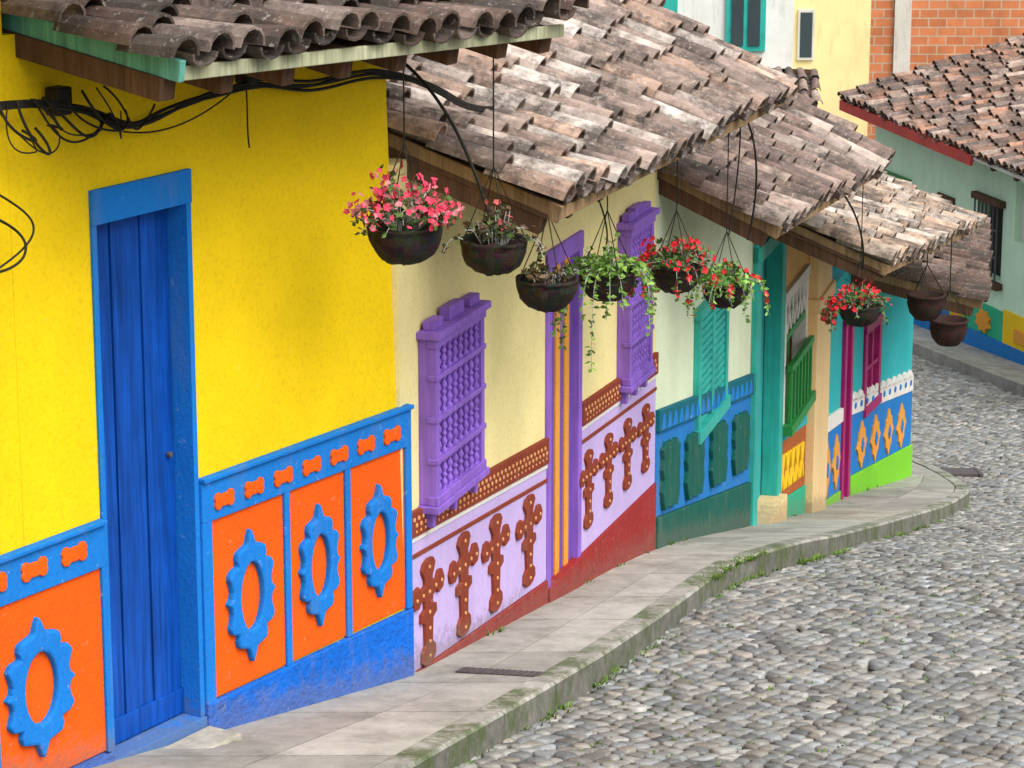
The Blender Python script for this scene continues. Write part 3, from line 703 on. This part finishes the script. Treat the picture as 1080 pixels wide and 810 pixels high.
def basket(pos,r,zhook,style,hook=None):
    h=empty('hanging_basket'); pos=Vector(pos); mb=MB()
    dep=r*.95
    prof=[(.02,-dep)]+[(r*math.sin(math.pi/2*t)**.75,-dep*math.cos(math.pi/2*t)) for t in (.2,.35,.5,.65,.8,.92,1.)]+[(r*1.03,.005),(r*1.03,.018),(r*.96,.02),(r*.93,0),(.02,-.02)]
    mb.lathe(pos,(0,0,1),prof,28,0)
    mb.v=[tuple(Vector(q)+Vector((R.gauss(0,.003),R.gauss(0,.003),R.gauss(0,.004)))) for q in mb.v]
    mb.c=[tuple(c*R.uniform(.4,1.6) for c in (.030,.023,.018)) for _ in mb.f]
    mb.build('bowl',[BASK],h,smooth=True)
    hk=Vector(hook) if hook else Vector((pos.x,pos.y,zhook)); mb=MB()
    J=Vector((pos.x,pos.y,min(pos.z+r*2.3,hk.z-.05)))
    for k in range(4):
        a=k*math.pi/2+.4; e=pos+Vector((math.cos(a)*r,math.sin(a)*r,.02)); mb.lathe(e,J-e,[(.003,0),(.003,(J-e).length)],5)
    mb.lathe(J,hk-J,[(.004,0),(.004,(hk-J).length)],5); mb.build('wires',[CABLE],h)
    mb=MB()
    lv={'pink':300,'red':320,'green':460,'dry':110,'dead':230,'redgreen':420}[style]
    pal={'pink':[(.07,.13,.03),(.10,.17,.05),(.05,.09,.03)],'red':[(.07,.15,.03),(.11,.20,.04)],'green':[(.18,.34,.05),(.10,.24,.04),(.26,.42,.09)],'redgreen':[(.16,.36,.05),(.08,.22,.04),(.24,.44,.10)],
    'dry':[(.12,.08,.03),(.06,.08,.03),(.16,.11,.06)],'dead':[(.07,.12,.03),(.13,.08,.05),(.05,.06,.03)]}[style]
    H={'pink':1.45,'red':1.05,'green':1.1,'redgreen':.75,'dry':.55,'dead':1.}[style]*r; sp={'pink':1.5,'red':1.5,'green':1.3,'redgreen':1.6,'dry':.75,'dead':.95}[style]*r
    tips=[]
    ns=38 if style!='dry' else 12
    for s in range(ns):
        a=R.uniform(0,6.28); q=R.random()**.5; tip=pos+Vector((math.cos(a)*sp*q,math.sin(a)*sp*q,H*(1-.6*q*q)*R.uniform(.35,1.15))); b=pos+Vector((math.cos(a)*r*.4,math.sin(a)*r*.4,0))
        mid=(b+tip)/2+Vector((0,0,r*.2)); tips.append(tip)
        for p,qq in ((b,mid),(mid,tip)): mb.lathe(p,qq-p,[(.003,0),(.002,(qq-p).length)],4,0)
        for _ in range(lv//ns):
            t=R.uniform(.2,1.05); p=b.lerp(mid,t*2) if t<.5 else mid.lerp(tip,t*2-1)
            p=p+Vector((R.gauss(0,.02),R.gauss(0,.02),R.gauss(0,.015))); g=R.uniform(.6,1.4); c=R.choice(pal)
            leaf(mb,p,(R.gauss(0,1),R.gauss(0,1),R.gauss(.1,.6)),R.uniform(.025,.055),R.uniform(.008,.018),tuple(x*g for x in c))
    if style in('green','red','redgreen','pink','dead'):
        for s in range({'green':26,'red':16,'redgreen':26,'pink':6,'dead':3}[style]):
            a=R.uniform(0,6.28); p=pos+Vector((math.cos(a)*r,math.sin(a)*r,.03)); L=R.uniform(.1,.32)*(1.9 if style=='green' and s<10 else (.6 if style in('pink','dead') else 1.0)); v=Vector((math.cos(a)*.6,math.sin(a)*.6,.3))
            for st in range(int(L/.02)):
                q=p+v.normalized()*.02; v.z-=.22; v.x=v.x*.93+R.uniform(-.03,.03); v.y=v.y*.93+R.uniform(-.03,.03)
                mb.lathe(p,q-p,[(.002,0),(.002,.02)],4,0); p=q
                for _l in range(2):
                    if R.random()<.75: g=R.uniform(.7,1.4); c=R.choice(pal); leaf(mb,p,(R.gauss(0,1),R.gauss(0,1),R.gauss(-.2,.5)),R.uniform(.025,.045),.012,tuple(x*g for x in c))
                if style=='redgreen' and R.random()<.08 or style=='red' and R.random()<.25: flower(mb,p,.026,(.7,.02,.03))
    fl={'pink':(240,(.85,.07,.15)),'red':(120,(.80,.02,.04)),'redgreen':(30,(.8,.03,.05)),'green':(4,(.8,.3,.35)),'dry':(2,(.6,.2,.15)),'dead':(12,(.6,.12,.12))}[style]
    for k in range(fl[0]):
        t=R.choice(tips); c=fl[1]
        if style=='pink' and R.random()<.25: c=(.88,.28,.34)
        flower(mb,t+Vector((R.gauss(0,.034),R.gauss(0,.034),R.gauss(.0,.030))),R.uniform(.012,.024),c)
    mb.build('plant',[LEAF,FLOW],h,recalc=False)
basket((-.50,13.07,2.61),.175,3.62,'pink')
basket((-.09,13.74,2.41),.165,3.55,'dead')
basket((.18,14.28,2.10),.158,2.62,'dry')
basket((.52,15.28,1.93),.155,2.60,'green')
basket((.99,16.85,1.64),.155,2.55,'red')
basket((1.39,18.10,1.27),.155,2.5,'redgreen')
basket((2.76,22.07,.25),.165,1.45,'red')
def pot(pos,r,zh):
    h=empty('hanging_pot'); mb=MB(); pos=Vector(pos)
    mb.lathe(pos,(0,0,1),[(.01,-r*1.0),(r*.55,-r*.95),(r*.85,-r*.6),(r,-.1*r),(r*.98,r*.25),(r*1.05,r*.3),(r*1.05,r*.4),(r*.9,r*.4),(r*.85,.1*r),(.01,.1*r)],20)
    mb.c=[tuple(c*R.uniform(.7,1.2) for c in (.042,.020,.017)) for _ in mb.f]; mb.build('bowl',[BASK],h,smooth=True)
    mb=MB(); J=pos+Vector((0,0,r*2))
    for k in range(3):
        a=k*2.09; e=pos+Vector((math.cos(a)*r,math.sin(a)*r,r*.3)); mb.lathe(e,J-e,[(.005,0),(.005,(J-e).length)],5)
    mb.lathe(J,(0,0,1),[(.006,0),(.006,zh-J.z)],5); mb.build('wires',[CABLE],h)
pot((3.71,24.92,-.33),.17,.25); pot((3.99,25.35,-.66),.175,.2)
# ================================================================ cables
def cable(name,splines,mat=CABLE):
    cu=bpy.data.curves.new(name,'CURVE'); cu.dimensions='3D'; cu.bevel_resolution=2; cu.bevel_depth=1; cu.materials.append(mat)
    for pts,r in splines:
        s=cu.splines.new('NURBS'); s.points.add(len(pts)-1); s.use_endpoint_u=True; s.order_u=4
        for q,p in zip(s.points,pts): q.co=(*p,1); q.radius=r
    ob=bpy.data.objects.new(name,cu); bpy.context.collection.objects.link(ob); return ob
spl=[]
j=lambda:R.uniform(-.035,.035)
for k in range(4):
    spl.append(([F1(-1.5,.1,3.5),F1(-.5,.12,3.42+j()),F1(-.1,.10,3.40+j()),F1(.15,.12,3.30+j()),F1(.4,.1,3.2+j()),F1(.6,.08,3.24+j()),F1(.95,.1,3.30+j()),F1(1.35,.08,3.30+j()),F1(1.7,.1,3.22+j()),F1(2.1,.08,3.25+j()),F1(2.4,.08,3.2+j()),F2(.1,.2,3.1+j()),F2(1.2,.1,2.72),F2(4.8,.1,2.72)],.008))
for k in range(12):
    a=R.uniform(-.5,.2); b=a+R.uniform(.1,.4); zz=R.uniform(3.1,3.28)
    spl.append(([F1(a,.12,3.42),F1(a+R.uniform(-.12,.12),.16,3.3+R.uniform(-.08,.05)),F1((a+b)/2+R.uniform(-.1,.1),.2,zz),F1(b,.16,3.25+R.uniform(-.1,.05)),F1(b+R.uniform(-.1,.1),.12,3.30)],R.choice((.0035,.005,.0065))))
spl.append(([F1(-.6,.1,3.0),F1(-.42,.14,2.92),F1(-.35,.2,2.8),F1(-.5,.15,2.72),F1(-.7,.1,2.75)],.006))
spl.append(([F1(-.6,.1,3.12),F1(-.4,.14,3.0),F1(-.3,.2,2.9),F1(-.4,.15,2.8),F1(-.55,.12,2.74)],.005))
spl.append(([F1(.35,.08,3.2),F1(.7,.06,3.12),F1(1.0,.06,3.2),F1(1.25,.08,3.33)],.004))
spl.append(([F1(1.25,.06,3.34),F1(1.27,.06,3.2),F1(1.25,.06,3.1),F1(1.27,.06,3.0)],.004))
spl.append(([F1(2.5,.1,3.25),F1(2.55,.35,3.05),F1(2.52,.5,2.75),F1(2.5,.62,2.45)],.009))
spl.append(([F1(2.45,.1,3.25),F1(2.3,.3,3.45),F1(1.5,.4,3.62)],.007))
cable('power_cable',spl)
spl=[]
spl.append(([F2(.6,.7,2.5),F2(.9,.75,2.38),F2(1.2,.72,2.42),F2(1.5,.7,2.5)],.006)); spl.append(([F2(1.0,.7,2.5),F2(1.2,.75,2.25),F2(1.37,.68,2.1)],.005))
spl.append(([F2(4.2,.75,2.45),F2(4.6,.8,2.2),F2(4.8,.75,1.8),F2(4.7,.7,1.5)],.007)); spl.append(([F2(4.2,.75,2.45),F2(4.5,.7,2.1),F2(4.33,.66,1.6)],.005))
spl.append(([F3(2.2,.8,1.5),F3(2.8,.9,1.3),F3(3.2,1.,.9),F3(3.48,.92,.55)],.008)); spl.append(([F3(.5,.1,1.6),F3(2.,.15,1.45),F3(3.6,.15,1.3),F4(.5,.3,.9)],.012))
cable('eave_cable',spl)
mb=MB(); mb.rect(F1,-.08,.01,3.32,3.44,.02,.10,0); mb.rect(F1,1.22,1.32,3.30,3.38,.02,.1,0); mb.rect(F1,2.3,2.38,3.28,3.38,.02,.1,0); mb.build('cable_insulators',[CABLE],bevel=.01)
# ================================================================ light, camera
w=bpy.data.worlds.new('World'); scene.world=w; w.use_nodes=True; nt=w.node_tree; bg=nt.nodes['Background']
sky=nt.nodes.new('ShaderNodeTexSky'); sky.sky_type='NISHITA'; sky.sun_disc=False
el=math.radians(54); az=math.radians(138)
sky.sun_elevation=el; sky.sun_rotation=az; sky.air_density=2.; sky.dust_density=8.; sky.ozone_density=1.
hs=nt.nodes.new('ShaderNodeHueSaturation'); hs.inputs['Saturation'].default_value=.3; hs.inputs['Value'].default_value=1.3
nt.links.new(sky.outputs[0],hs.inputs['Color']); nt.links.new(hs.outputs[0],bg.inputs[0]); bg.inputs[1].default_value=.15
L=bpy.data.lights.new('sun','SUN'); L.energy=1.3; L.angle=math.radians(55); L.color=(1,.96,.90)
lo=bpy.data.objects.new('sun',L); bpy.context.collection.objects.link(lo)
S=Vector((math.sin(az)*math.cos(el),math.cos(az)*math.cos(el),math.sin(el))); lo.rotation_euler=S.to_track_quat('Z','Y').to_euler()
cam=bpy.data.cameras.new('camera'); cam.lens=100; cam.sensor_width=36; cam.clip_end=3000; co=bpy.data.objects.new('camera',cam); bpy.context.collection.objects.link(co)
co.location=(0,0,5.12); co.rotation_euler=(math.radians(76),0,0); scene.camera=co
scene.view_settings.view_transform='Standard'; scene.view_settings.look='None'; scene.view_settings.exposure=0
